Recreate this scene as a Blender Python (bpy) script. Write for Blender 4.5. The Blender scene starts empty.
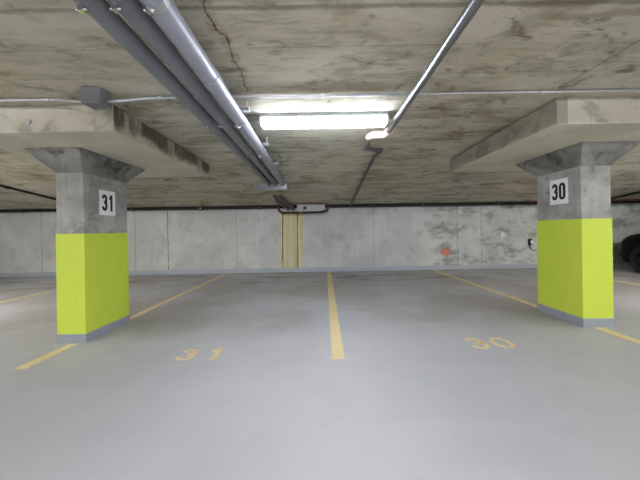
import bpy, bmesh, math, random
from mathutils import Vector, Matrix
random.seed(7)
C = bpy.context.scene.collection
S = 1.2                      # metres per unit of the survey (camera height)
FL = 0.97                    # camera height above the floor middle, in survey units
PI = math.pi
WALL_D = 6.07
def P(x, d, z):              # survey units (right, forward, up from eye level) -> metres
    return Vector((x*S, d*S, (z+FL)*S))
def lerp(a, b, t): return a+(b-a)*t
def floor_z(x, d):           # the slab drains gently to the left
    t = max(0, min(1, (x+2.3)/4.75))
    near = lerp(-1.0, -0.955, t)
    u = max(0, min(1, (x+7.5)/15))
    far = lerp(-0.979, -0.957, u)
    k = max(0, min(1, (d-3.0)/3.0))
    return lerp(near, far, k)
BREAK, CEIL, SLOPE = 3.2, 0.945, 0.134
def ceil_z(d):
    return CEIL if d < BREAK else CEIL-SLOPE*(d-BREAK)

# ------------------------------------------------------------------ materials
def new_mat(name):
    m = bpy.data.materials.new(name); m.use_nodes = True
    nt = m.node_tree
    return m, nt, nt.nodes['Principled BSDF']
def srgb(r, g, b):
    def f(c):
        c /= 255
        return c/12.92 if c <= .04045 else ((c+.055)/1.055)**2.4
    return (f(r), f(g), f(b), 1)
def plain(name, rgb, rough=.5, metal=0.0, var=.12, scale=9, bump=0.0):
    m, nt, b = new_mat(name)
    N, L = nt.nodes, nt.links
    tc = N.new('ShaderNodeTexCoord')
    n = N.new('ShaderNodeTexNoise'); n.inputs['Scale'].default_value = scale; n.inputs['Detail'].default_value = 5
    L.new(tc.outputs['Object'], n.inputs['Vector'])
    r = N.new('ShaderNodeValToRGB')
    c = srgb(*rgb)
    lo = [max(0, v*(1-var)) for v in c[:3]]+[1]; hi = [min(1, v*(1+var)) for v in c[:3]]+[1]
    r.color_ramp.elements[0].color = lo; r.color_ramp.elements[1].color = hi
    r.color_ramp.elements[0].position = .3; r.color_ramp.elements[1].position = .7
    L.new(n.outputs['Fac'], r.inputs['Fac']); L.new(r.outputs['Color'], b.inputs['Base Color'])
    b.inputs['Roughness'].default_value = rough; b.inputs['Metallic'].default_value = metal
    if bump:
        bp = N.new('ShaderNodeBump'); bp.inputs['Strength'].default_value = bump; bp.inputs['Distance'].default_value = .01
        L.new(n.outputs['Fac'], bp.inputs['Height']); L.new(bp.outputs['Normal'], b.inputs['Normal'])
    return m
class G:                     # small helper for longer node graphs
    def __init__(s, name):
        s.m, s.nt, s.b = new_mat(name); s.N, s.L = s.nt.nodes, s.nt.links
        s.tc = s.N.new('ShaderNodeTexCoord')
        sp = s.N.new('ShaderNodeSeparateXYZ'); s.L.new(s.tc.outputs['Object'], sp.inputs[0])
        s.x, s.y, s.z = sp.outputs
    def noise(s, stretch=(1,1,1), scale=1, detail=5, rough=.55, off=(0,0,0), dist=0):
        mp = s.N.new('ShaderNodeMapping'); mp.inputs['Scale'].default_value = stretch; mp.inputs['Location'].default_value = off
        s.L.new(s.tc.outputs['Object'], mp.inputs['Vector'])
        n = s.N.new('ShaderNodeTexNoise'); n.inputs['Scale'].default_value = scale; n.inputs['Detail'].default_value = detail
        n.inputs['Roughness'].default_value = rough; n.inputs['Distortion'].default_value = dist
        s.L.new(mp.outputs[0], n.inputs['Vector']); return n.outputs['Fac']
    def ramp(s, v, lo, hi, a=0., b=1.):
        r = s.N.new('ShaderNodeMapRange'); r.interpolation_type = 'SMOOTHSTEP'
        r.inputs[1].default_value = lo; r.inputs[2].default_value = hi; r.inputs[3].default_value = a; r.inputs[4].default_value = b
        s.L.new(v, r.inputs[0]); return r.outputs[0]
    def math(s, op, a, b=None):
        n = s.N.new('ShaderNodeMath'); n.operation = op
        for i, v in enumerate((a, b)):
            if v is None: continue
            if isinstance(v, (int, float)): n.inputs[i].default_value = v
            else: s.L.new(v, n.inputs[i])
        return n.outputs[0]
    def mix(s, f, a, b):
        n = s.N.new('ShaderNodeMix'); n.data_type = 'RGBA'
        for i, v in ((0, f), (6, a), (7, b)):
            if isinstance(v, (int, float)): n.inputs[i].default_value = v
            elif isinstance(v, tuple): n.inputs[i].default_value = v
            else: s.L.new(v, n.inputs[i])
        return n.outputs[2]
    def band(s, v, c, w, soft):     # 1 inside |v-c|<w
        d = s.math('ABSOLUTE', s.math('SUBTRACT', v, c))
        return s.ramp(d, w, w+soft, 1, 0)
    def finish(s, col, rough=.85, bump=None, strength=.3, dist=.01):
        s.L.new(col, s.b.inputs['Base Color'])
        if isinstance(rough, (int, float)): s.b.inputs['Roughness'].default_value = rough
        else: s.L.new(rough, s.b.inputs['Roughness'])
        if bump is not None:
            bp = s.N.new('ShaderNodeBump'); bp.inputs['Strength'].default_value = strength; bp.inputs['Distance'].default_value = dist
            s.L.new(bump, bp.inputs['Height']); s.L.new(bp.outputs['Normal'], s.b.inputs['Normal'])
        return s.m

def mat_ceiling():
    g = G('board_marked_concrete')
    board = g.noise((.5, 2.4, 1), 1.5, 6, .62, (0, 0, 0), .5)
    board2 = g.noise((.9, 4.6, 1), 2.0, 6, .68, (3, 1, 0), .4)
    blot = g.noise((.8, 1.3, 1), 1.5, 6, .66, (7, 2, 0), .6)
    fine = g.noise((1, 2.5, 1), 14, 5, .7)
    a, b, c = srgb(182, 177, 160), srgb(206, 203, 190), srgb(136, 127, 106)
    col = g.mix(g.ramp(board, .35, .62), a, b)
    col = g.mix(g.math('MULTIPLY', g.ramp(board2, .50, .68), .62), col, c)
    col = g.mix(g.math('MULTIPLY', g.ramp(blot, .48, .66), .60), col, srgb(134, 124, 102))
    col = g.mix(g.math('MULTIPLY', g.ramp(blot, .50, .30), .40), col, srgb(220, 218, 208))
    col = g.mix(g.math('MULTIPLY', g.ramp(fine, .60, .74), .40), col, srgb(138, 130, 112))
    grime = g.noise((.9, 1.5, 1), 4.2, 6, .7, (1, 8, 0), .8)
    col = g.mix(g.math('MULTIPLY', g.ramp(grime, .52, .66), g.ramp(blot, .38, .56, .25, .8)), col, srgb(108, 98, 76))
    tint = g.noise((1, 1, 1), .45, 3, .5, (2, 0, 0))
    warm = g.N.new('ShaderNodeMix'); warm.data_type = 'RGBA'; warm.blend_type = 'MULTIPLY'; warm.inputs[0].default_value = 1
    g.L.new(col, warm.inputs[6]); g.L.new(g.mix(g.ramp(tint, .38, .62), (.90, .86, .76, 1), (.86, .86, .84, 1)), warm.inputs[7]); col = warm.outputs[2]
    # narrow grooves between the form boards
    w = g.noise((1, 1, 1), 1.3, 3, .5, (1, 9, 0))
    grid = g.math('FRACT', g.math('MULTIPLY', g.math('ADD', g.y, g.math('MULTIPLY', w, .02)), 3.4))
    gl = g.math('MULTIPLY', g.band(grid, .5, .010, .025), g.ramp(board2, .35, .6))
    col = g.mix(g.math('MULTIPLY', gl, .30), col, srgb(100, 94, 80))
    # rusty crack running away from the camera
    wob = g.math('MULTIPLY', g.math('SUBTRACT', g.noise((1, 1, 1), 5, 4, .65, (2, 5, 0)), .5), .17)
    cx = g.math('ADD', g.x, wob)
    rng = g.math('MULTIPLY', g.ramp(g.y, .7*S, .9*S), g.ramp(g.y, 1.72*S, 1.80*S, 1, 0))
    halo = g.math('MULTIPLY', g.math('MULTIPLY', g.band(cx, -.47*S, .004, .05), rng), g.ramp(fine, .38, .62))
    col = g.mix(g.math('MULTIPLY', halo, .6), col, srgb(128, 98, 58))
    crk = g.math('MULTIPLY', g.band(cx, -.47*S, .001, .006), rng)
    col = g.mix(g.math('MULTIPLY', crk, .85), col, srgb(62, 48, 32))
    # pour joints: one across, one lengthwise at right
    j1 = g.math('MULTIPLY', g.band(g.math('ADD', g.y, g.math('MULTIPLY', wob, .25)), 1.10*S, .004, .02), g.ramp(board, .3, .55))
    col = g.mix(g.math('MULTIPLY', j1, .55), col, srgb(98, 88, 70))
    st = g.math('MULTIPLY', g.ramp(g.y, 1.12*S, .98*S), g.ramp(blot, .40, .58))
    col = g.mix(g.math('MULTIPLY', g.math('MULTIPLY', st, g.ramp(fine, .35, .6)), .6), col, srgb(112, 102, 84))
    j2 = g.math('MULTIPLY', g.band(g.math('ADD', g.x, g.math('MULTIPLY', wob, .06)), 1.64*S, .003, .008), g.ramp(g.y, 1.76*S, 1.8*S, 1, 0))
    col = g.mix(g.math('MULTIPLY', j2, .6), col, srgb(96, 88, 74))
    h = g.math('ADD', g.math('MULTIPLY', board2, .6), g.math('MULTIPLY', fine, .4))
    return g.finish(col, .88, h, .35, .012)

def mat_floor():
    g = G('sealed_concrete_floor')
    big = g.noise((1, 1, 1), .55, 4, .55, (4, 1, 0))
    med = g.noise((1, 1, 1), 2.2, 5, .6, (0, 6, 0), .3)
    fine = g.noise((1, 1, 1), 60, 4, .7)
    sweep = g.noise((.5, 3, 1), 1.1, 4, .55, (2, 2, 0))
    col = g.mix(g.ramp(big, .35, .65), srgb(174, 175, 181), srgb(184, 184, 187))
    col = g.mix(g.math('MULTIPLY', g.ramp(med, .5, .68), .25), col, srgb(168, 170, 174))
    col = g.mix(g.math('MULTIPLY', g.ramp(sweep, .52, .7), .25), col, srgb(190, 193, 197))
    col = g.mix(g.math('MULTIPLY', g.ramp(fine, .56, .74), .22), col, srgb(150, 152, 156))
    # bays browner than the aisle; tan patches partly paint in the pillars' shadows
    edge = g.math('ADD', g.y, g.math('MULTIPLY', g.math('SUBTRACT', med, .5), .35))
    bay = g.ramp(edge, 2.30*S, 2.75*S)
    tan = g.math('MULTIPLY', bay, g.ramp(g.noise((1, 1, 1), .8, 4, .55, (9, 3, 0)), .40, .60))
    col = g.mix(g.math('MULTIPLY', tan, .6), col, srgb(158, 152, 142))
    tyre = g.math('MULTIPLY', g.ramp(g.y, 4.3*S, 5.1*S), g.ramp(g.noise((.55, 1.6, 1), 1.4, 5, .6, (5, 5, 0)), .50, .66))
    col = g.mix(g.math('MULTIPLY', tyre, .7), col, srgb(108, 106, 104))
    spk = g.ramp(g.noise((1, 1, 1), 26, 2, .5, (8, 8, 0)), .775, .79)
    col = g.mix(g.math('MULTIPLY', spk, .8), col, srgb(70, 66, 62))
    rough = g.ramp(med, .3, .7, .42, .60)
    return g.finish(col, rough, fine, .12, .004)

def mat_wall(joints):
    g = G('cast_wall_concrete')
    a = g.noise((1, 1, 1), .8, 5, .6, (1, 0, 3), .3)
    b = g.noise((1.5, 1, 1.1), 2.0, 6, .68, (0, 0, 8), .5)
    fine = g.noise((1, 1, 1), 13, 5, .7)
    v = g.noise((7, 1, .25), 1.2, 4, .6)
    col = g.mix(g.ramp(a, .35, .65), srgb(186, 188, 187), srgb(206, 207, 205))
    col = g.mix(g.math('MULTIPLY', g.ramp(b, .50, .68), .60), col, srgb(168, 168, 165))
    col = g.mix(g.math('MULTIPLY', g.ramp(v, .58, .74), .12), col, srgb(172, 172, 168))
    col = g.mix(g.math('MULTIPLY', g.ramp(v, .44, .32), .12), col, srgb(234, 234, 232))
    col = g.mix(g.math('MULTIPLY', g.ramp(fine, .60, .72), .40), col, srgb(160, 160, 157))
    # darker scuffing at the right half, as on the real wall
    scuff = g.math('MULTIPLY', g.ramp(g.x, 2.0*S, 2.8*S), g.ramp(g.noise((.8, 1, 1.5), 2.4, 6, .65, (3, 0, 1)), .47, .66))
    col = g.mix(g.math('MULTIPLY', scuff, .75), col, srgb(120, 122, 118))
    wob = g.math('MULTIPLY', g.math('SUBTRACT', g.noise((1, 1, 1), 3, 3, .5), .5), .03)
    xx = g.math('ADD', g.x, wob)
    for jx, k in joints:
        jl = g.math('MULTIPLY', g.band(xx, jx*S, .006, .014), g.ramp(fine, .30, .55))
        col = g.mix(g.math('MULTIPLY', jl, k), col, srgb(92, 92, 90))
    return g.finish(col, .9, fine, .3, .008)

def mat_concrete(name, base, light, dark, off=(0,0,0), streak=.0, dirt=.5, scale=1.0):
    g = G(name)
    a = g.noise((1, 1, 1), 2.2*scale, 5, .6, off, .4)
    f = g.noise((1, 1, 1), 16*scale, 5, .7, off)
    col = g.mix(g.ramp(a, .32, .68), srgb(*base), srgb(*light))
    d = g.noise((1, 1, 1), 3.6*scale, 6, .65, (off[0]+5, off[1]+2, off[2]), .5)
    col = g.mix(g.math('MULTIPLY', g.ramp(d, .5, .68), dirt), col, srgb(*dark))
    col = g.mix(g.math('MULTIPLY', g.ramp(f, .58, .74), .45), col, srgb(*dark))
    if streak:
        v = g.noise((6, 6, .5), 1.6, 5, .6, off)
        col = g.mix(g.math('MULTIPLY', g.ramp(v, .47, .62), streak), col, srgb(78, 64, 40))
    return g.finish(col, .88, f, .3, .01)

M = {}
M['ceiling'] = mat_ceiling()
M['floor'] = mat_floor()
M['wall'] = mat_wall([(-6.55, .5), (-4.36, .5), (-3.6, .9), (-2.0, .3), (1.2, .25), (3.16, .55), (3.72, .45), (5.2, .4)])
M['side_wall'] = mat_wall([(0, .3)])
M['shaft'] = mat_concrete('pillar_concrete', (152, 153, 149), (182, 183, 179), (104, 102, 94), (1, 4, 2), .14, .65)
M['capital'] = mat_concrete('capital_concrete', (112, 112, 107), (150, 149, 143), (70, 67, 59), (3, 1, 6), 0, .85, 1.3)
M['panel'] = mat_concrete('drop_panel_concrete', (184, 180, 164), (200, 197, 182), (134, 126, 106), (8, 3, 1), 0, .35, .8)

def mat_panel(name, off, side_x, sgn):
    # cast panel: clean tan underside, edge faces stained by water that ran down from the slab
    g = G(name)
    a = g.noise((1, 1, 1), 1.8, 5, .6, off, .3)
    f = g.noise((1, 2, 1), 14, 5, .7, off)
    col = g.mix(g.ramp(a, .35, .65), srgb(192, 186, 168), srgb(208, 203, 186))
    col = g.mix(g.math('MULTIPLY', g.ramp(f, .58, .74), .4), col, srgb(132, 124, 104))
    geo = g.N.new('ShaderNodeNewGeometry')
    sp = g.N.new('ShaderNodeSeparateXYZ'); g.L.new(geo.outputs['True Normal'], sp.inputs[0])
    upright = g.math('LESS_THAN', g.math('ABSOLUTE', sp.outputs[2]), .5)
    inner = g.math('MULTIPLY', g.math('GREATER_THAN', g.math('MULTIPLY', sp.outputs[0], sgn), .5), 1)
    low = g.noise((2, 2.2, 5), 1.3, 4, .6, off)
    zz = (.75+FL)*S
    hi = g.ramp(g.math('ADD', g.z, g.math('MULTIPLY', g.math('SUBTRACT', low, .5), .25)), zz+.01, zz+.11)
    drip = g.ramp(g.noise((3.2, 3.2, .5), 1.5, 6, .7, off), .26, .52)
    dm = g.math('MULTIPLY', g.math('MULTIPLY', inner, hi), g.math('MULTIPLY', drip, side_x))
    col = g.mix(dm, col, srgb(76, 64, 42))
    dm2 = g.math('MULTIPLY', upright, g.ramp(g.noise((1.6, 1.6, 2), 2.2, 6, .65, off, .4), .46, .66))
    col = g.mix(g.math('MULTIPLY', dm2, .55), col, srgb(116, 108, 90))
    if sgn < 0:                 # darker strip at the form edge
        col = g.mix(g.math('MULTIPLY', g.math('MULTIPLY', g.band(g.x, 1.775*S, .045, .008), upright), .5), col, srgb(118, 112, 96))
    return g.finish(col, .9, f, .3, .01)
M['panel_l'] = mat_panel('stained_panel_concrete', (8, 3, 1), .95, 1)
M['panel_r'] = mat_panel('pale_panel_concrete', (2, 7, 4), .25, -1)

def mat_paint(name, base, scuffc):
    g = G(name)
    a = g.noise((1, 1, .6), 1.6, 4, .55)
    f = g.noise((1, 1, 1), 22, 5, .7)
    s = g.noise((1.2, 1.2, .8), 3.2, 6, .7, (4, 4, 1))
    c = srgb(*base)
    lo = tuple(v*.95 for v in c[:3])+(1,)
    col = g.mix(g.ramp(a, .35, .65), lo, c)
    col = g.mix(g.math('MULTIPLY', g.ramp(s, .62, .76), .45), col, srgb(*scuffc))
    return g.finish(col, .55, f, .15, .004)
M['lime'] = mat_paint('lime_green_paint', (208, 227, 76), (160, 174, 62))
M['kick'] = mat_paint('grey_kick_paint', (156, 162, 172), (120, 122, 128))
M['base'] = mat_paint('grey_skirting_paint', (168, 176, 186), (128, 132, 138))

def mat_line():
    g = G('worn_yellow_road_paint')
    f = g.noise((1, 1, 1), 34, 5, .75)
    a = g.noise((1, 1, 1), 5, 4, .6)
    col = g.mix(g.ramp(a, .35, .65), srgb(222, 200, 136), srgb(228, 210, 158))
    wear = g.ramp(f, .46, .62)
    col = g.mix(g.math('MULTIPLY', wear, .6), col, srgb(190, 186, 172))
    return g.finish(col, .7)
M['line'] = mat_line()
M['stencil'] = mat_line(); M['stencil'].name = 'yellow_stencil_paint'
M['pipe'] = plain('grey_painted_pipe', (122, 124, 130), .45, 0, .10, 6)
M['silver'] = plain('silver_painted_pipe', (168, 170, 182), .42, .25, .06, 6)
M['galv'] = plain('galvanised_steel', (190, 192, 194), .35, .85, .10, 20)
M['steel'] = plain('dull_steel_pipe', (146, 146, 150), .34, .9, .10, 14)
M['bolt'] = plain('bright_zinc', (220, 220, 218), .25, .9, .05, 20)
M['plate'] = plain('pale_grey_steel_plate', (176, 178, 186), .5, .1, .06, 8)
M['box'] = plain('dark_grey_box', (112, 112, 114), .55, .1, .06, 10)
M['dark'] = plain('blackened_pipe', (30, 28, 28), .6, .2, .2, 12)
M['darkgrey'] = plain('dark_grey_pipe', (92, 90, 92), .5, .2, .12, 12)
M['rust'] = plain('rusty_primer', (110, 62, 46), .75, .1, .3, 18, .2)
M['rustdark'] = plain('rust_brown_pipe', (84, 48, 38), .7, .1, .3, 14)
M['bandage'] = plain('peach_pipe_wrap', (190, 170, 156), .8, 0, .08, 20, .3)
M['sign'] = plain('white_sign_sheet', (244, 244, 246), .5, 0, .02, 5)
M['ink'] = plain('black_lettering', (18, 20, 26), .6, 0, .05, 5)
M['white_enamel'] = plain('white_enamel', (160, 168, 174), .4, 0, .03, 6)
M['panelbox'] = plain('pale_grey_panel', (176, 176, 176), .6, 0, .12, 25)
M['black_plastic'] = plain('black_plastic', (22, 22, 23), .5, 0, .1, 10)
M['car_paint'] = plain('black_car_paint', (4, 4, 5), .5, 0, .1, 3)
M['car_paint'].node_tree.nodes['Principled BSDF'].inputs['Specular IOR Level'].default_value = .15
M['car_glass'] = plain('tinted_car_glass', (18, 20, 22), .08, 0, .05, 3)
M['rubber'] = plain('tyre_rubber', (20, 20, 20), .85, 0, .15, 12)
M['rim'] = plain('black_rim', (16, 16, 17), .5, .2, .1, 8)
M['tail'] = plain('red_lamp_glass', (120, 14, 14), .2, 0, .05, 8)
M['lampglass'] = plain('clear_lamp_glass', (150, 152, 156), .1, 0, .05, 8)
M['stain'] = plain('cream_mineral_crust', (208, 200, 162), .9, 0, .18, 22, .3)
M['stain_dark'] = plain('brown_mineral_crust', (132, 110, 70), .9, 0, .3, 22, .3)
def mat_film():
    g = G('cream_mineral_film')
    v = g.noise((14, 1, .35), 1.4, 5, .65)
    col = g.mix(g.ramp(v, .40, .6), srgb(216, 212, 188), srgb(188, 174, 128))
    return g.finish(col, .9, v, .3, .01)
M['stain_film'] = mat_film()
def mat_emit(name, rgb, strength):
    m, nt, b = new_mat(name)
    b.inputs['Base Color'].default_value = srgb(*rgb)
    b.inputs['Emission Color'].default_value = srgb(*rgb); b.inputs['Emission Strength'].default_value = strength
    return m
M['lens'] = mat_emit('lit_prismatic_lens', (236, 243, 255), 25)
M['lens_bright'] = mat_emit('bright_prismatic_lens', (255, 252, 246), 62)
M['lens_fill'] = mat_emit('fill_light_lens', (248, 249, 255), 150)  # boosted lens of the added fill light behind the camera
def mat_blot(name, rgb, lo, hi, seed):
    g = G(name)
    n = g.noise((1, 1, 1), 7, 6, .75, (seed, 2, seed))
    ln = g.N.new('ShaderNodeVectorMath'); ln.operation = 'LENGTH'
    g.L.new(g.tc.outputs['Object'], ln.inputs[0])
    r = g.math('ADD', ln.outputs['Value'], g.math('MULTIPLY', g.math('SUBTRACT', n, .5), .34))
    a = g.ramp(r, lo, hi, .92, 0)
    g.b.inputs['Base Color'].default_value = srgb(*rgb); g.b.inputs['Roughness'].default_value = .8
    g.L.new(a, g.b.inputs['Alpha'])
    return g.m

# ------------------------------------------------------------------ mesh helpers
def obj(name, bm, mat, parent=None, smooth=False, bevel=0.0):
    me = bpy.data.meshes.new(name)
    bmesh.ops.recalc_face_normals(bm, faces=bm.faces[:])
    bm.to_mesh(me); bm.free()
    me.materials.append(mat if not isinstance(mat, str) else M[mat])
    o = bpy.data.objects.new(name, me); C.objects.link(o)
    if parent is not None:
        o.parent = parent; o.matrix_parent_inverse = parent_world(parent).inverted()
    if smooth:
        for p in me.polygons: p.use_smooth = True
    if bevel:
        md = o.modifiers.new('bevel', 'BEVEL'); md.width = bevel; md.segments = 2; md.limit_method = 'ANGLE'
    return o
def parent_world(p):
    m = Matrix.LocRotScale(p.location, p.rotation_euler, p.scale)
    return m if p.parent is None else parent_world(p.parent) @ p.matrix_parent_inverse @ m
def thing(name, label, cat, loc, group=None):
    o = bpy.data.objects.new(name, None); C.objects.link(o); o.empty_display_size = .1
    o.location = loc; return tag(o, label, cat, group)
def tag(o, label, cat, group=None):
    o['label'] = label; o['category'] = cat
    if group: o['group'] = group
    return o
def structure(o): o['kind'] = 'structure'; return o
def BM(): return bmesh.new()
def hexa(bm, c):            # 8 corners: bottom 4 ccw, top 4 ccw
    v = [bm.verts.new(p) for p in c]
    for f in ((3,2,1,0), (4,5,6,7), (0,1,5,4), (1,2,6,5), (2,3,7,6), (3,0,4,7)): bm.faces.new([v[i] for i in f])
def box(bm, x0, x1, y0, y1, z0, z1):
    hexa(bm, [(x0,y0,z0),(x1,y0,z0),(x1,y1,z0),(x0,y1,z0),(x0,y0,z1),(x1,y0,z1),(x1,y1,z1),(x0,y1,z1)])
def sbox(bm, x0, x1, d0, d1, z0, z1):
    a, b = P(x0, d0, z0), P(x1, d1, z1); box(bm, a.x, b.x, a.y, b.y, a.z, b.z)
def tube(bm, pts, r, n=16, cap=True):
    pts = [Vector(p) for p in pts]; rings = []
    prev = None
    for i, p in enumerate(pts):
        if i == 0: t = pts[1]-p
        elif i == len(pts)-1: t = p-pts[i-1]
        else: t = (pts[i+1]-p).normalized()+(p-pts[i-1]).normalized()
        t.normalize()
        if prev is None:
            u = t.cross(Vector((0,0,1)))
            if u.length < .01: u = t.cross(Vector((1,0,0)))
            u.normalize()
        else:
            u = prev-t*prev.dot(t); u.normalize()
        prev = u; w = t.cross(u)
        k = 1.0
        if 0 < i < len(pts)-1:
            d = (pts[i+1]-p).normalized().dot((p-pts[i-1]).normalized()); k = 1/max(.6, math.sqrt((1+d)/2))
        rr = r[i] if isinstance(r, (list, tuple)) else r
        rings.append([bm.verts.new(p+(u*math.cos(2*PI*j/n)+w*math.sin(2*PI*j/n))*rr*(k if k < 1.3 else 1.0)) for j in range(n)])
    for a, b in zip(rings, rings[1:]):
        for j in range(n): bm.faces.new((a[j], a[(j+1)%n], b[(j+1)%n], b[j]))
    if cap:
        bm.faces.new(rings[0][::-1]); bm.faces.new(rings[-1])
def rounded(pts, r, n=5):   # polyline with filleted corners
    pts = [Vector(p) for p in pts]; out = [pts[0]]
    for a, b, c in zip(pts, pts[1:], pts[2:]):
        d1, d2 = (a-b), (c-b); k = min(r, d1.length*.45, d2.length*.45)
        s, e = b+d1.normalized()*k, b+d2.normalized()*k
        for i in range(n+1):
            t = i/n; out.append(s*(1-t)**2+b*2*t*(1-t)+e*t*t)
    out.append(pts[-1]); return out
def ring(bm, c, axis, R, r, w, n=20):   # short sleeve
    c = Vector(c); a = Vector(axis).normalized()
    tube(bm, [c-a*w/2, c+a*w/2], R, n)
def ribbon(bm, pts, w, fr, th, closed=False):  # flat stroke with thickness; fr maps (u,v,t)->point
    pts = [Vector((p[0], p[1])) for p in pts]; n = len(pts); L, Rr = [], []
    for i, p in enumerate(pts):
        a = pts[(i-1) % n] if closed or i > 0 else p
        b = pts[(i+1) % n] if closed or i < n-1 else p
        t1 = (p-a); t2 = (b-p)
        t = (t1.normalized() if t1.length else Vector((0,0)))+(t2.normalized() if t2.length else Vector((0,0)))
        t.normalize(); nn = Vector((-t.y, t.x))
        L.append(p+nn*w/2); Rr.append(p-nn*w/2)
    vs = [[bm.verts.new(fr(q.x, q.y, tt)) for q in seq] for seq in (L, Rr) for tt in (0, th)]
    lb, lt, rb, rt = vs
    m = n if closed else n-1
    for i in range(m):
        j = (i+1) % n
        bm.faces.new((lt[i], lt[j], rt[j], rt[i])); bm.faces.new((lb[i], rb[i], rb[j], lb[j]))
        bm.faces.new((lb[i], lb[j], lt[j], lt[i])); bm.faces.new((rb[i], rt[i], rt[j], rb[j]))
    if not closed:
        for i in (0, n-1): bm.faces.new((lb[i], lt[i], rt[i], rb[i]))
def arc(cx, cy, rx, ry, a0, a1, n=14):
    return [(cx+rx*math.cos(math.radians(a0+(a1-a0)*i/n)), cy+ry*math.sin(math.radians(a0+(a1-a0)*i/n))) for i in range(n+1)]

# digits in a 1-high box, centred on u=0; returns list of (points, closed)
def digit(ch, w, st):
    hw = w/2-st/2
    if ch == '3':
        r1 = (.5-st/2)/2+.02; top = arc(0, 1-st/2-.23, hw*.95, .23, 165, -70, 16)
        bot = arc(0, st/2+.255, hw, .255, 70, -165, 16)
        return [(top+[(-.02*w, .53)], False), ([(-.02*w, .53)]+bot, False)]
    if ch == '0':
        up = arc(0, 1-st/2-hw*1.1, hw, hw*1.1, 90, 180, 8)+arc(0, st/2+hw*1.1, hw, hw*1.1, 180, 270, 8); dn = arc(0, st/2+hw*1.1, hw, hw*1.1, 270, 360, 8)+arc(0, 1-st/2-hw*1.1, hw, hw*1.1, 0, 90, 8)
        up, dn = up[:-1], dn[:-1]
        return [(up+dn, True)]
    if ch == '1':
        return [([(hw*.25, 0), (hw*.25, 1)], False), ([(-hw*.95, .77), (-hw*.3, .80), (hw*.22, .97)], False)]

# ------------------------------------------------------------------ setting
XL, XR, DB = -8.6, 8.8, -6.0
bm = BM()
nx, nd = 40, 34
top = [[bm.verts.new(P(lerp(XL, XR, i/nx), lerp(DB, WALL_D+.25, j/nd), floor_z(lerp(XL, XR, i/nx), lerp(DB, WALL_D+.25, j/nd)))) for i in range(nx+1)] for j in range(nd+1)]
for j in range(nd):
    for i in range(nx): bm.faces.new((top[j][i], top[j][i+1], top[j+1][i+1], top[j+1][i]))
r = bmesh.ops.extrude_face_region(bm, geom=bm.faces[:])
for v in [e for e in r['geom'] if isinstance(e, bmesh.types.BMVert)]: v.co.z = -.25
structure(obj('floor', bm, 'floor'))
prof = [(DB-.2, CEIL), (BREAK-.25, CEIL), (BREAK-.1, CEIL-.003), (BREAK, CEIL-.008), (BREAK+.1, CEIL-SLOPE*.1-.003), (BREAK+.25, ceil_z(BREAK+.25)), (WALL_D+.25, ceil_z(WALL_D+.25))]
def slab(prof):              # the slab is level over the aisle and falls towards the back wall
    bm = BM(); rows = []
    for d, z in prof:
        rows.append([bm.verts.new(P(x, d, q)) for x, q in ((XL-.2, z), (XR+.2, z), (XR+.2, 1.2), (XL-.2, 1.2))])
    for a, b in zip(rows, rows[1:]):
        for k in range(4): bm.faces.new((a[k], a[(k+1) % 4], b[(k+1) % 4], b[k]))
    bm.faces.new(rows[0]); bm.faces.new(rows[-1])
    structure(obj('ceiling', bm, 'ceiling'))
slab(prof[:2]); slab(prof[1:])
def wall(name, x0, x1, d0, d1, z1, mat):
    bm = BM(); sbox(bm, x0, x1, d0, d1, -1.02, z1); return structure(obj(name, bm, mat))
wall('wall_back', XL, XR, WALL_D, WALL_D+.2, ceil_z(WALL_D)+.02, 'wall')
wall('wall_left', XL-.2, XL, DB-.2, WALL_D+.2, 1.1, 'side_wall')
wall('wall_right', XR, XR+.2, DB-.2, WALL_D+.2, 1.1, 'side_wall')
bm = BM()   # painted upturn at the foot of the back wall
n = 24
def skirt(x, d, dz): return P(x, d, floor_z(x, WALL_D)+dz)
for i in range(n):
    a, b = lerp(XL, XR, i/n), lerp(XL, XR, (i+1)/n)
    hexa(bm, [skirt(a, WALL_D-.022, -.01), skirt(b, WALL_D-.022, -.01), skirt(b, WALL_D+.01, -.01), skirt(a, WALL_D+.01, -.01),
              skirt(a, WALL_D-.012, .092), skirt(b, WALL_D-.012, .092), skirt(b, WALL_D+.01, .092), skirt(a, WALL_D+.01, .092)])
structure(obj('baseboard_back', bm, 'base'))

# ------------------------------------------------------------------ pillars
def pillar(label, x0, x1, d0, d1, zf, zcap, exi, px0, px1, pd0, pd1, paint_top, mats, skew):
    t = thing('concrete_pillar', label, 'pillar', P((x0+x1)/2, (d0+d1)/2, zf))
    e = .010
    bm = BM(); sbox(bm, x0, x1, d0, d1, zf-.01, zcap+.01); obj('shaft', bm, 'shaft', t, bevel=.012)
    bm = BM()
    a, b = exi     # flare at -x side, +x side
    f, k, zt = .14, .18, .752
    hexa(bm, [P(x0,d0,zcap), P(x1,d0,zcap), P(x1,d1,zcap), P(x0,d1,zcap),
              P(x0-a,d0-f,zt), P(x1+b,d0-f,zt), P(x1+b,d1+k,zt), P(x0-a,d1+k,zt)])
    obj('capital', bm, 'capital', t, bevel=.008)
    bm = BM()
    zt0, zt1 = CEIL+.004, CEIL+.004
    q0 = px0-skew
    hexa(bm, [P(px0,pd0,.75), P(px1,pd0,.75), P(px1,pd1,.75), P(q0,pd1,.75),
              P(px0,pd0,zt0), P(px1,pd0,zt0), P(px1,pd1,ceil_z(pd1)+.01), P(q0,pd1,ceil_z(pd1)+.01)])
    obj('drop_panel', bm, mats, t, bevel=.012)
    def shell(name, z0, z1, e, mat):
        bm = BM(); sbox(bm, x0-e, x1+e, d0-e, d1+e, z0, z1); return obj(name, bm, mat, t, bevel=.006)
    shell('painted_band', zf+.075, paint_top, .004, 'lime')
    shell('kick_band', zf-.008, zf+.083, .008, 'kick')
    return t
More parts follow.
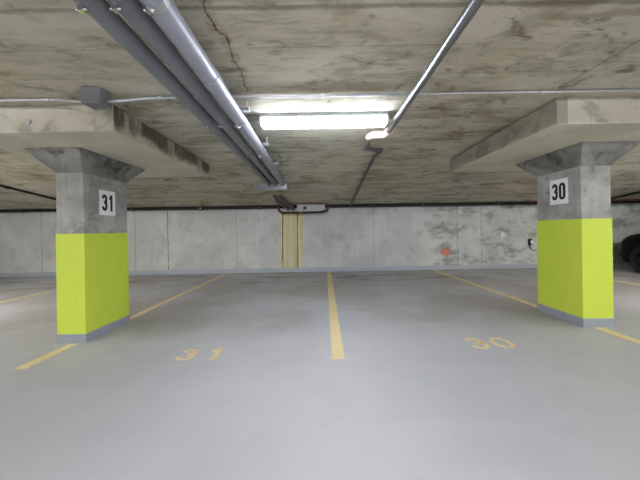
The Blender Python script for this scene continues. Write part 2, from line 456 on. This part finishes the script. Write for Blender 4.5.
pl = pillar('concrete pillar with lime green painted base carrying the 31 sign', -2.438, -2.184, 2.385, 2.92, -1.0, .56, (.14, .10), -2.60, -1.515, 1.907, 3.53, .002, 'panel_l', .82)
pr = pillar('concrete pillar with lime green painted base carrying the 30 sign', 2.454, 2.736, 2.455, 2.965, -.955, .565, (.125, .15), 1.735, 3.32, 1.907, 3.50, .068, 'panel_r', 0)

bm = BM(); tube(bm, [P(-2.135, 1.912, .826), P(-2.135, 1.895, .826)], .022, 16); obj('anchor_cap', bm, 'panelbox', pl)
def sign(label, text, xf, sgn, dc, z0, z1, w):
    # sgn +1: sheet faces +X
    c = P(xf, dc, (z0+z1)/2)
    t = thing('bay_number_sign', label, 'sign', c)
    H, W = (z1-z0)*S, w*S
    def fr(u, v, tt): return Vector((c.x+sgn*(.006+tt), c.y+sgn*u, c.z+v))
    bm = BM()
    a = [fr(-W/2,-H/2,-.006), fr(W/2,-H/2,-.006), fr(W/2,H/2,-.006), fr(-W/2,H/2,-.006)]
    b = [fr(-W/2,-H/2,0), fr(W/2,-H/2,0), fr(W/2,H/2,0), fr(-W/2,H/2,0)]
    hexa(bm, a+b); obj('sheet', bm, 'sign', t)
    dh = H*.67; dw = W*.36
    for i, ch in enumerate(text):
        u0 = (-1, 1)[i]*W*.205
        bm = BM()
        for pts, cl in digit(ch, .46, .150):
            ribbon(bm, [(p[0]*dw/.5, p[1]*dh) for p in pts], .155*dh*.92, lambda u, v, q: fr(u0+u, v-dh/2, q+.0005), .002, cl)
        obj('numeral', bm, 'ink', t)
sign('white sign reading 31 in black on the left pillar', '31', -2.180, 1, 2.645, .183, .433, .192)
sign('white sign reading 30 in black on the right pillar', '30', 2.450, -1, 2.682, .2275, .486, .203)

# ------------------------------------------------------------------ floor paint
def flat_patch(bm, xa, xb, d0, d1, w, n=14, th=.003):
    for i in range(n):
        a, b = i/n, (i+1)/n
        c = []
        for tt in (-.004, th):
            for (k, s) in ((a, -1), (a, 1), (b, 1), (b, -1)):
                x, d = lerp(xa, xb, k)+s*w/2, lerp(d0, d1, k)
                p = P(x, d, floor_z(x, d)); p.z += tt; c.append(p)
        hexa(bm, c)
    bmesh.ops.remove_doubles(bm, verts=bm.verts[:], dist=1e-5)
LINES = [
 ('yellow bay line down the middle between bays 31 and 30', .108, .147, 1.965, 6.045, .095),
 ('short yellow line on the floor in front of the left pillar', -2.265, -2.265, 1.93, 2.362, .085),
 ('yellow line running from behind the left pillar to the back wall', -2.262, -2.23, 2.936, 6.045, .085),
 ('short yellow line on the floor in front of the right pillar', 2.565, 2.56, 1.93, 2.44, .085),
 ('yellow line running from behind the right pillar to the back wall', 2.558, 2.575, 2.96, 6.045, .085),
 ('faded yellow line far left beyond the left pillar', -4.78, -4.72, 2.0, 6.045, .085),
 ('faded yellow line far right beside the black car', 5.04, 5.08, 2.0, 6.045, .085)]
for lab, xa, xb, d0, d1, w in LINES:
    bm = BM(); flat_patch(bm, xa, xb, d0, d1, w)
    tag(obj('bay_line', bm, 'line'), lab, 'painted line', 'yellow bay lines')
def floor_number(label, items, d0, d1):
    c = P(sum(i[1] for i in items)/len(items), d0, floor_z(items[0][1], d0))
    t = thing('floor_number', label, 'painted number', c, 'yellow bay numbers')
    H = (d1-d0)
    for ch, xc, w in items:
        bm = BM()
        def fr(u, v, tt):
            x, d = xc+u, d0+v
            p = P(x, d, floor_z(x, d)); p.z += tt+.0005; return p
        for pts, cl in digit(ch, .8, .20):
            pts = [(p[0]/.8*w, p[1]*H) for p in pts]
            if cl:  # stencil bridges split the ring
                n = len(pts); h = n//2
                ribbon(bm, pts[:h], .034, fr, .003); ribbon(bm, pts[h:], .034, fr, .003)
            else: ribbon(bm, pts, .046 if ch == '1' else .034, fr, .003)
        obj('numeral', bm, 'stencil', t)
floor_number('yellow 31 stencilled on the floor right of the left pillar', [('3', -1.10, .155), ('1', -.875, .13)], 2.0, 2.195)
floor_number('yellow 30 stencilled on the floor left of the right pillar', [('3', 1.275, .16), ('0', 1.485, .17)], 2.06, 2.28)

# ------------------------------------------------------------------ big pipes under the slab
PZ = .80
def pipe_x(k, d):   # k 0..2
    return (-.782, -.668, -.556)[k]-(.0272, .027, .0246)[k]*(d-.9)
HANG = [-1.6, -.3, .88, 1.86, 2.62, 3.38]
pipe_info = [('pipe', .040, 'dark grey overhead pipe, leftmost of the three side by side'),
             ('pipe', .040, 'dark grey overhead pipe running between two others under the ceiling'),
             ('silver', .046, 'bright silver overhead pipe, rightmost of the three side by side')]
DEND = 4.335
for k, (mt, rad, lab) in enumerate(pipe_info):
    t = thing('overhead_pipe', lab, 'pipe', P(pipe_x(k, 1), 1, PZ), 'overhead pipes')
    bm = BM(); tube(bm, [P(pipe_x(k, DB+.02), DB+.02, PZ), P(pipe_x(k, 0), 0, PZ), P(pipe_x(k, 2), 2, PZ), P(pipe_x(k, DEND), DEND, PZ-.012)], rad*S, 28)
    obj('pipe_run', bm, mt, t, True)
    for dj in ((-.9, 1.37) if k == 2 else (-1.0, 3.0)):
        bm = BM(); c = P(pipe_x(k, dj), dj, PZ); tube(bm, [c-Vector((0,.05,0)), c+Vector((0,.05,0))], rad*S*1.09, 28)
        obj('coupling', bm, mt, t)
    for dh in HANG:
        bm = BM(); c = P(pipe_x(k, dh), dh, PZ)
        tube(bm, [c-Vector((0,.016,0)), c+Vector((0,.016,0))], rad*S*1.06, 28)
        cl = obj('pipe_clamp', bm, 'galv' if k == 2 else 'pipe', t)
        bm = BM(); q = c+Vector((-.012, -.012, -rad*S*1.05))
        box(bm, q.x-.010, q.x+.010, q.y-.010, q.y+.010, q.z-.020, q.z+.008)
        tube(bm, [q+Vector((-.022, 0, -.010)), q+Vector((.022, 0, -.010))], .0055, 8)
        obj('clamp_bolt', bm, 'bolt', cl)
for i, dh in enumerate(HANG):
    if dh < -1: continue
    x0, x1 = pipe_x(0, dh)-.06, pipe_x(2, dh)+.072
    where = {-.3: 'overhead strut above the camera carrying the three pipes', .88: 'strut nearest the top edge carrying the three pipes', 1.86: 'strut beside the light fixture carrying the three pipes',
             2.62: 'third strut along the three pipes, past the light fixture', 3.38: 'last strut along the three pipes before the pale plate'}[dh]
    t = thing('pipe_strut', where, 'pipe hanger', P((x0+x1)/2, dh, PZ+.06), 'struts over the pipes')
    bm = BM(); sbox(bm, x0, x1, dh-.016, dh+.016, PZ+.056, PZ+.084); obj('channel', bm, 'galv', t)
    for x in (x0+.015, x1-.015):
        bm = BM(); tube(bm, [P(x, dh, PZ+.06), P(x, dh, ceil_z(dh)+.003)], .006, 8); obj('hanger_rod', bm, 'galv', t)
t = thing('pipe_plate', 'pale grey steel plate on the ceiling where three pipes end', 'plate', P(-.845, 4.39, .74))
bm = BM(); sbox(bm, -1.112, -.578, 4.335, 4.36, .695, .80); obj('face_plate', bm, 'plate', t)
bm = BM(); sbox(bm, -1.112, -.578, 4.36, 4.50, .695, .712); obj('flange', bm, 'plate', t)

# ------------------------------------------------------------------ thin steel pipe with kinks
t = thing('branch_pipe', 'thin steel pipe that jogs sideways past the right end of the light', 'pipe', P(.606, 1.5, .865))
RZ = .867
bm = BM(); tube(bm, [P(.606, DB+.02, RZ), P(.606, 1, RZ), P(.604, 2.33, RZ)], .029, 24); obj('steel_run', bm, 'steel', t, True)
bm = BM(); tube(bm, rounded([P(.604, 2.30, RZ), P(.600, 2.40, RZ), P(.47, 2.40, RZ), P(.455, 2.47, RZ)], .06), .040, 16); obj('wrapped_elbow', bm, 'bandage', t, True)
bm = BM(); tube(bm, rounded([P(.457, 2.44, RZ), P(.485, 2.78, RZ), P(.655, 2.86, RZ-.008), P(.66, 3.2, ceil_z(3.2)-.05), P(.655, 5.87, ceil_z(5.87)-.035)], .05), .026, 16); obj('dark_run', bm, 'darkgrey', t, True)
for q, d in (((.486), 2.765), ((.652), 2.865)):
    bm = BM(); c = P(q, d, RZ-.003); bmesh.ops.create_uvsphere(bm, u_segments=14, v_segments=8, radius=.036, matrix=Matrix.Translation(c)); obj('elbow', bm, 'darkgrey', t, True)
for d in (.5, 1.5):
    bm = BM(); tube(bm, [P(.606, d, RZ+.02), P(.606, d, CEIL+.003)], .005, 8); obj('hanger_rod', bm, 'galv', t)
bm = BM(); tube(bm, [P(.657, 4.6, ceil_z(4.6)-.02), P(.657, 4.6, ceil_z(4.6)+.003)], .006, 8); obj('hanger_rod', bm, 'galv', t)

# ------------------------------------------------------------------ light fixtures
def make_light(loc_x, loc_d, label, lens='lens'):
    t = thing('ceiling_light', label, 'light fixture', P(loc_x, loc_d, CEIL), 'fluorescent ceiling lights')
    hl, hw = .518, .060
    cx, cd = loc_x, loc_d
    bm = BM(); sbox(bm, cx-hl, cx+hl, cd-hw, cd+hw, .914, CEIL+.001)
    obj('housing', bm, 'white_enamel', t, bevel=.004)
    bm = BM()   # rounded trough
    sec = [(-hw*.96, .914), (-hw*.96, .888), (-hw*.90, .868), (-hw*.70, .859), (0, .856), (hw*.70, .859), (hw*.90, .868), (hw*.96, .888), (hw*.96, .914)]
    A = [bm.verts.new(P(cx-hl+.012, cd+a, z)) for a, z in sec]; B = [bm.verts.new(P(cx+hl-.012, cd+a, z)) for a, z in sec]
    for i in range(len(sec)-1): bm.faces.new((A[i], A[i+1], B[i+1], B[i]))
    bm.faces.new((A[0], B[0], B[-1], A[-1])); bm.faces.new(A); bm.faces.new(B[::-1])
    obj('lens', bm, lens, t)
    for s in (-1, 1):
        bm = BM(); x = cx+s*(hl-.002)
        sbox(bm, x-.008, x+.008, cd-hw*1.05, cd+hw*1.05, .854, .918); obj('end_cap', bm, 'white_enamel', t, bevel=.003)
    return t
make_light(.03, 2.15, 'lit white fluorescent ceiling light above the middle bay line')
for lx, ld, lab in ((-5.0, 2.3, 'added fluorescent ceiling light out of view left of the left pillar'), (5.25, 2.3, 'added fluorescent ceiling light out of view right of the right pillar'),  # unseen lamps; side bays and middle added for brightness, aisle pair from pillar shadows
                    (-4.7, -.3, 'lit fluorescent ceiling light over the aisle behind the camera at left'), (.03, -1.9, 'added fluorescent fill light over the aisle, unseen behind the camera'),
                    (4.5, -.3, 'lit fluorescent ceiling light over the aisle behind the camera at right')):
    make_light(lx, ld, lab, 'lens_fill' if abs(lx) < 1 else 'lens_bright')

# ------------------------------------------------------------------ conduit and junction box
CD, CZ, CR = 1.80, .932, .0125
def conduit(label, pts, clamps):
    t = thing('conduit', label, 'conduit', pts[0])
    bm = BM(); tube(bm, rounded(pts, .12, 6), CR, 12); obj('conduit_run', bm, 'galv', t, True)
    for x in clamps:
        bm = BM(); c = P(x, CD, CZ); tube(bm, [c-Vector((.012,0,0)), c+Vector((.012,0,0))], CR*1.5, 12)
        box(bm, c.x-.012, c.x+.012, c.y+.012, c.y+.05, c.z+.006, c.z+.018); obj('conduit_strap', bm, 'galv', t)
conduit('metal conduit on the ceiling left of the junction box', [P(XL+.02, CD, CZ), P(-1.80, CD, CZ), P(-1.65, 1.735, .885), P(-1.53, 1.725, .875)], (-7, -5, -3.4, -1.88))
conduit('metal conduit across the ceiling from the junction box rightwards', [P(-1.42, 1.725, .875), P(-1.37, 1.735, .88), P(-1.15, CD, CZ), P(XR-.02, CD, CZ)], (-1.1, .02, 1.0, 1.54, 3.4, 5, 7))
t = thing('junction_box', 'dark grey junction box on the ceiling above the left pillar', 'junction box', P(-1.47, 1.77, .88))
bm = BM(); sbox(bm, -1.535, -1.41, 1.668, 1.765, .838, CEIL+.002); obj('box_body', bm, 'box', t, bevel=.006)
bm = BM(); sbox(bm, -1.530, -1.415, 1.660, 1.669, .843, .938); obj('cover', bm, 'box', t, bevel=.003)

# ------------------------------------------------------------------ sprinkler pipes
t = thing('sprinkler_main', 'black pipe running along the top of the back wall', 'pipe', P(0, 5.94, .548))
MD, MZ = 5.93, .540
bm = BM(); tube(bm, [P(XL+.02, MD, MZ+.008), P(0, MD, MZ), P(XR-.02, MD, MZ-.006)], .042, 16); obj('pipe_run', bm, 'dark', t, True)
for x in (-6.8, -4.3, -2.75, -1.4, 1.1, 2.3, 4.0, 6.8):
    bm = BM(); c = P(x, MD, MZ); tube(bm, [c-Vector((.03,0,0)), c+Vector((.03,0,0))], .050, 16); cp = obj('coupling', bm, 'dark', t)
    bm = BM(); box(bm, c.x-.012, c.x+.012, c.y-.056, c.y-.04, c.z-.01, c.z+.012); obj('coupling_bolt', bm, 'bolt', cp)
    bm = BM(); tube(bm, [c, P(x, MD, ceil_z(MD)+.003)], .006, 8); obj('hanger_rod', bm, 'dark', t)
def branch(label, x, d0, d1, drop, mat, heads):
    t = thing('sprinkler_branch', label, 'pipe', P(x, d0, ceil_z(d0)-drop), 'sprinkler branch pipes')
    pts = [P(x, d0, ceil_z(d0)-drop), P(x, BREAK, ceil_z(BREAK)-drop), P(x, d1, ceil_z(d1)-drop)]
    bm = BM(); tube(bm, pts, .024, 14); obj('pipe_run', bm, mat, t, True)
    for d in heads:
        c = P(x, d, ceil_z(d)-drop)
        bm = BM(); tube(bm, [c-Vector((0,.03,0)), c+Vector((0,.03,0))], .032, 14); tube(bm, [c, c+Vector((0,0,.05))], .016, 10)
        tube(bm, [c+Vector((0,0,.05)), c+Vector((0,0,.055))], .026, 12); obj('sprinkler_head', bm, mat, t)
        bm = BM(); tube(bm, [c+Vector((0,.25,0)), Vector((c.x, c.y+.25, P(0,0,ceil_z(d+.25/S)).z+.004))], .005, 8); obj('hanger_rod', bm, mat, t)
branch('black sloping pipe under the ceiling left of the left pillar', -5.16, 2.6, 5.90, .02, 'dark', (3.0, 4.28, 5.2))
branch('black sloping pipe under the ceiling right of the right pillar', 6.30, 2.6, 5.90, .035, 'dark', (3.0, 4.6))
bm = BM(); tube(bm, [P(4.3, 5.50, .535), P(XR-.02, 5.50, .535)], .022, 12)
for x in (4.7, 5.6, 7.6): tube(bm, [P(x, 5.50, .535), P(x, 5.55, ceil_z(5.55)+.003)], .006, 8)
tag(obj('rusty_pipe', bm, 'rustdark'), 'rust brown pipe under the ceiling behind the right pillar', 'pipe')

# ------------------------------------------------------------------ drain pipes coming out of the slab and wall niche
for k, (x0, x1, lab) in enumerate(((-.92, -.76, 'dark grey pipe stub dropping to the wall, left of two'), (-.80, -.64, 'dark grey pipe stub dropping to the wall, right of two'))):
    bm = BM(); tube(bm, rounded([P(x0, 5.05, ceil_z(5.05)+.01), P(x0+.02, 5.30, ceil_z(5.3)-.06), P(x1, 5.80, .50), P(x1+.01, 5.87, .482)], .1), .040, 18)
    tag(obj('pipe_stub', bm, 'darkgrey', None, True), lab, 'pipe', 'pipe stubs by the niche')
WD = WALL_D
def wp(px, py, d=WD):        # a measured spot on the back wall, in metres
    r_ = math.radians(.9); x, z = (px-322)/260, (230-py)/260
    a = x*math.cos(r_)+z*math.sin(r_); b = -x*math.sin(r_)+z*math.cos(r_)
    return P(a*d, d, b*d)
t = thing('wall_niche', 'pale grey panel framed by a rusty pipe loop at the wall top', 'pipe box', wp(304, 208, 5.86))
loop = [wp(282, 203.5, 5.80), wp(278.5, 206, 5.80), wp(279, 211, 5.80), wp(283, 213, 5.80), wp(322, 212.2, 5.80), wp(327.5, 210, 5.80), wp(328.5, 205.5, 5.80), wp(325, 203, 5.80), wp(295, 203.2, 5.80), wp(282, 203.5, 5.80)]
bm = BM(); tube(bm, rounded(loop[3:6], .03), .028, 12); obj('lower_pipe', bm, 'dark', t, True)
bm = BM(); tube(bm, rounded(loop[5:9]+[loop[0]], .05), .024, 12); obj('upper_pipe', bm, 'rust', t, True)
bm = BM(); tube(bm, rounded(loop[0:4], .05), .030, 12); obj('side_bend', bm, 'rustdark', t, True)
bm = BM(); a, b = wp(297, 211.5, 5.83), wp(325, 204.2, 5.83); box(bm, a.x, b.x, a.y, a.y+.20*S, a.z, b.z); obj('panel', bm, 'panelbox', t, bevel=.01)
bm = BM(); c = wp(305, 208, 5.83); tube(bm, [c+Vector((0,.01,0)), c-Vector((0,.035,0))], .046, 18); obj('valve_cap', bm, 'black_plastic', t)
bm = BM(); c = wp(300.5, 210.5, 5.80); box(bm, c.x-.025, c.x+.025, c.y-.03, c.y+.03, c.z-.05, c.z+.05); obj('clamp', bm, 'panelbox', t, bevel=.006)

# ------------------------------------------------------------------ mineral drips, paint marks, cord on the wall
t = thing('mineral_drips', 'cream and brown mineral drips down the wall below the pipe stubs', 'wall stain', wp(291, 240))
bm = BM(); L = []
for i in range(19):
    k = i/18; y = lerp(211, 269.3, k); a, b = wp(281+random.uniform(-.4, .4), y), wp(302.5+random.uniform(-.5, .5)-1.5*k, y)
    L.append([bm.verts.new(a+Vector((0, .004, 0))), bm.verts.new(a-Vector((0, .004, 0))), bm.verts.new(b-Vector((0, .004, 0))), bm.verts.new(b+Vector((0, .004, 0)))])
for p, q in zip(L, L[1:]):
    for j in range(4): bm.faces.new((p[j], p[(j+1) % 4], q[(j+1) % 4], q[j]))
bm.faces.new(L[0]); bm.faces.new(L[-1]); obj('drip_film', bm, 'stain_film', t)
x = 280.6
while x < 303.4:
    w = random.uniform(.7, 2.0); y0 = 211+random.uniform(0, 1.5); y1 = random.choice((269, 268.5, 269, 262, 252)) if random.random() < .8 else 240
    dark = random.random() < .22
    bm = BM(); n = 16; th = random.uniform(.004, .010)
    L = []
    for i in range(n+1):
        k = i/n; y = lerp(y0, y1, k); ww = w*(1-.35*k)*(.8+.4*random.random()); cx = x+w/2+random.uniform(-.15, .15)
        a, b = wp(cx-ww/2, y), wp(cx+ww/2, y)
        L.append([bm.verts.new(a), bm.verts.new((a+b)/2-Vector((0, th+.006, 0))), bm.verts.new(b)])
    for p, q in zip(L, L[1:]):
        for j in range(2): bm.faces.new((p[j], p[j+1], q[j+1], q[j]))
    obj('drip_streak', bm, 'stain_dark' if dark else 'stain', t, True)
    x += w*random.uniform(.75, 1.25)
def blot(name, px, py, size, mat, label, cat):
    bm = BM(); s = size
    box(bm, -s, s, 0, .006, -s, s)
    o = obj(name, bm, mat); o.location = wp(px, py)-Vector((0, .003, 0)); tag(o, label, cat)
blot('spray_paint_mark', 445.5, 252, .27, mat_blot('orange_spray', (236, 148, 120), -.04, .22, 3), 'orange spray paint mark low on the back wall', 'paint mark')
blot('white_patch', 502.5, 235.5, .26, mat_blot('white_filler', (232, 236, 236), .0, .19, 8), 'whitish scraped patch on the back wall left of the right pillar', 'wall patch')
t = thing('wall_plug', 'small black and white plug with a dark cord beside right pillar', 'plug', wp(529.6, 242))
bm = BM(); a, b = wp(527.9, 245), wp(531.0, 238.8); box(bm, a.x, b.x, a.y-.05, a.y+.005, a.z, b.z); obj('plug_body', bm, 'black_plastic', t, bevel=.01)
bm = BM(); a, b = wp(529.3, 243.6), wp(531.0, 240.2); box(bm, a.x, b.x, a.y-.06, a.y-.045, a.z, b.z); obj('face', bm, 'sign', t)
bm = BM(); tube(bm, rounded([wp(529, 244.5)-Vector((0,.025,0)), wp(529.6, 248)-Vector((0,.02,0)), wp(532.5, 250.2)-Vector((0,.012,0)), wp(545, 250.2)-Vector((0,.012,0))], .06), .010, 10); obj('cord', bm, 'black_plastic', t, True)

# ------------------------------------------------------------------ black car nosed in to the wall beyond the right pillar
def car():
    X0, X1 = 6.24*S, 7.74*S; xc = (X0+X1)/2; hw = (X1-X0)/2
    y1 = 5.62*S; Ln = 4.3; y0 = y1-Ln; zf = P(0, 0, -.957).z
    t = thing('black_car', 'black car parked nose to the wall at the right edge', 'car', (xc, (y0+y1)/2, zf))
    # lengthwise stations from the nose (s=0) to the tail (s=1): (s, sill, shoulder, top, half-width low, half-width top)
    st = [(0.0, .30, .60, .68, .68, .56), (.012, .20, .68, .82, .82, .66), (.035, .17, .74, .90, .92, .74), (.075, .20, .80, .945, .985, .80), (.13, .19, .82, .965, 1., .82), (.27, .18, .88, 1.02, 1., .84), (.36, .18, .90, 1.30, 1., .72),
          (.45, .18, .92, 1.46, 1., .66), (.60, .18, .93, 1.49, 1., .65), (.76, .18, .94, 1.44, 1., .64), (.88, .20, .94, 1.20, .99, .68), (.95, .24, .92, 1.02, .96, .74), (.985, .30, .84, .94, .88, .70), (1.0, .38, .70, .82, .78, .62)]
    bm = BM(); rings = []
    for s, zs, zsh, zt, wl, wt in st:
        y = y1-s*Ln
        half = [(0, zs), (.62*wl, zs), (.90*wl, zs+.03), (1.0*wl, zs+.16), (1.0*wl, (zs+zsh)/2+.05), (.975*wl, zsh), (lerp(.975*wl, wt, .45), lerp(zsh, zt, .5)), (wt, zt-.05*(zt-zsh)-.012), (.72*wt, zt+.008), (0, zt+.02)]
        ring_ = [(-a, z) for a, z in half]+[(a, z) for a, z in reversed(half[1:-1])]
        rings.append([bm.verts.new((xc+a*hw, y, zf+z)) for a, z in ring_])
    for A, B in zip(rings, rings[1:]):
        n = len(A)
        for j in range(n): bm.faces.new((A[j], A[(j+1)%n], B[(j+1)%n], B[j]))
    bm.faces.new(rings[0]); bm.faces.new(rings[-1][::-1])
    b = obj('body', bm, 'car_paint', t, True)
    md = b.modifiers.new('sub', 'SUBSURF'); md.levels = 2; md.render_levels = 2
    for sx in (-1, 1):
        for s in (.165, .80):
            y = y1-s*Ln; x = xc+sx*(hw-.10)
            bm = BM(); prof = [(-.10, .22), (-.11, .30), (-.085, .325), (.085, .325), (.11, .30), (.10, .22)]
            n = 32; R = [[bm.verts.new((x+sx*a, y+q*math.cos(2*PI*j/n), zf+.328+q*math.sin(2*PI*j/n))) for a, q in prof] for j in range(n)]
            for j in range(n):
                for i in range(len(prof)): bm.faces.new((R[j][i], R[j][(i+1)%len(prof)], R[(j+1)%n][(i+1)%len(prof)], R[(j+1)%n][i]))
            ty = obj('wheel', bm, 'rubber', t, True)
            bm = BM(); tube(bm, [(x+sx*.03, y, zf+.328), (x+sx*.085, y, zf+.328)], .225, 28)
            for q in range(5):
                an = 2*PI*q/5; c = Vector((x+sx*.095, y, zf+.328)); tube(bm, [c, c+Vector((0, math.cos(an), math.sin(an)))*.2], .026, 8)
            obj('rim', bm, 'rim', ty)
        # side glass
        bm = BM()
        def sp(s, k):
            for (a, b_) in zip(st, st[1:]):
                if a[0] <= s <= b_[0]:
                    q = (s-a[0])/(b_[0]-a[0]); zs, zsh, zt, wl, wt = [lerp(a[i], b_[i], q) for i in range(1, 6)]; break
            return Vector((xc+sx*hw*(lerp(.975*wl, wt, k)+.012), y1-s*Ln, zf+lerp(zsh, zt, k)))
        for s0, s1, k0, k1 in ((.40, .565, .12, .80), (.585, .77, .12, .80)):
            a = [sp(s0+.02*(s0 < .5), k0), sp(s1, k0), sp(s1-.01, k1), sp(s0+.05*(s0 < .5), k1)]
            hexa(bm, [p-Vector((sx*.03, 0, 0)) for p in a]+a)
        obj('side_window', bm, 'car_glass', t)
        bm = BM(); c = Vector((xc+sx*(hw*1.06), y1-.37*Ln, zf+.98)); bmesh.ops.create_uvsphere(bm, u_segments=14, v_segments=8, radius=.09, matrix=Matrix.Translation(c) @ Matrix.Diagonal((1.1, .6, .8, 1))); obj('wing_mirror', bm, 'car_paint', t, True)
        bm = BM(); c = Vector((xc+sx*.56, y1-.10, zf+.70)); bmesh.ops.create_uvsphere(bm, u_segments=16, v_segments=8, radius=.13, matrix=Matrix.Translation(c) @ Matrix.Diagonal((1.0, .5, .5, 1))); obj('headlamp', bm, 'lampglass', t, True)
        bm = BM(); c = Vector((xc+sx*.62, y0+.10, zf+.80)); bmesh.ops.create_uvsphere(bm, u_segments=16, v_segments=8, radius=.13, matrix=Matrix.Translation(c) @ Matrix.Diagonal((1.0, .6, .7, 1))); obj('tail_lamp', bm, 'tail', t, True)
car()

# ------------------------------------------------------------------ camera, world, colour
cam = bpy.data.cameras.new('camera'); co = bpy.data.objects.new('camera', cam); C.objects.link(co)
co.location = P(0, 0, 0)
co.matrix_world = Matrix.Translation(P(0, 0, 0)) @ Matrix.Rotation(PI/2, 4, 'X') @ Matrix.Rotation(math.radians(-.9), 4, 'Z')
cam.sensor_width = 36; cam.lens = 36*260/640
cam.shift_x = -2/640; cam.shift_y = -10/640
cam.clip_start = .05
sc = bpy.context.scene; sc.camera = co
w = bpy.data.worlds.new('world'); sc.world = w; w.use_nodes = True
w.node_tree.nodes['Background'].inputs[0].default_value = (.8, .85, .9, 1); w.node_tree.nodes['Background'].inputs[1].default_value = .75  # added fill light, enters through the side left open behind the camera
sc.view_settings.view_transform = 'Standard'; sc.view_settings.look = 'None'; sc.view_settings.gamma = 1
sc.view_settings.use_curve_mapping = False; sc.view_settings.exposure = 1.1
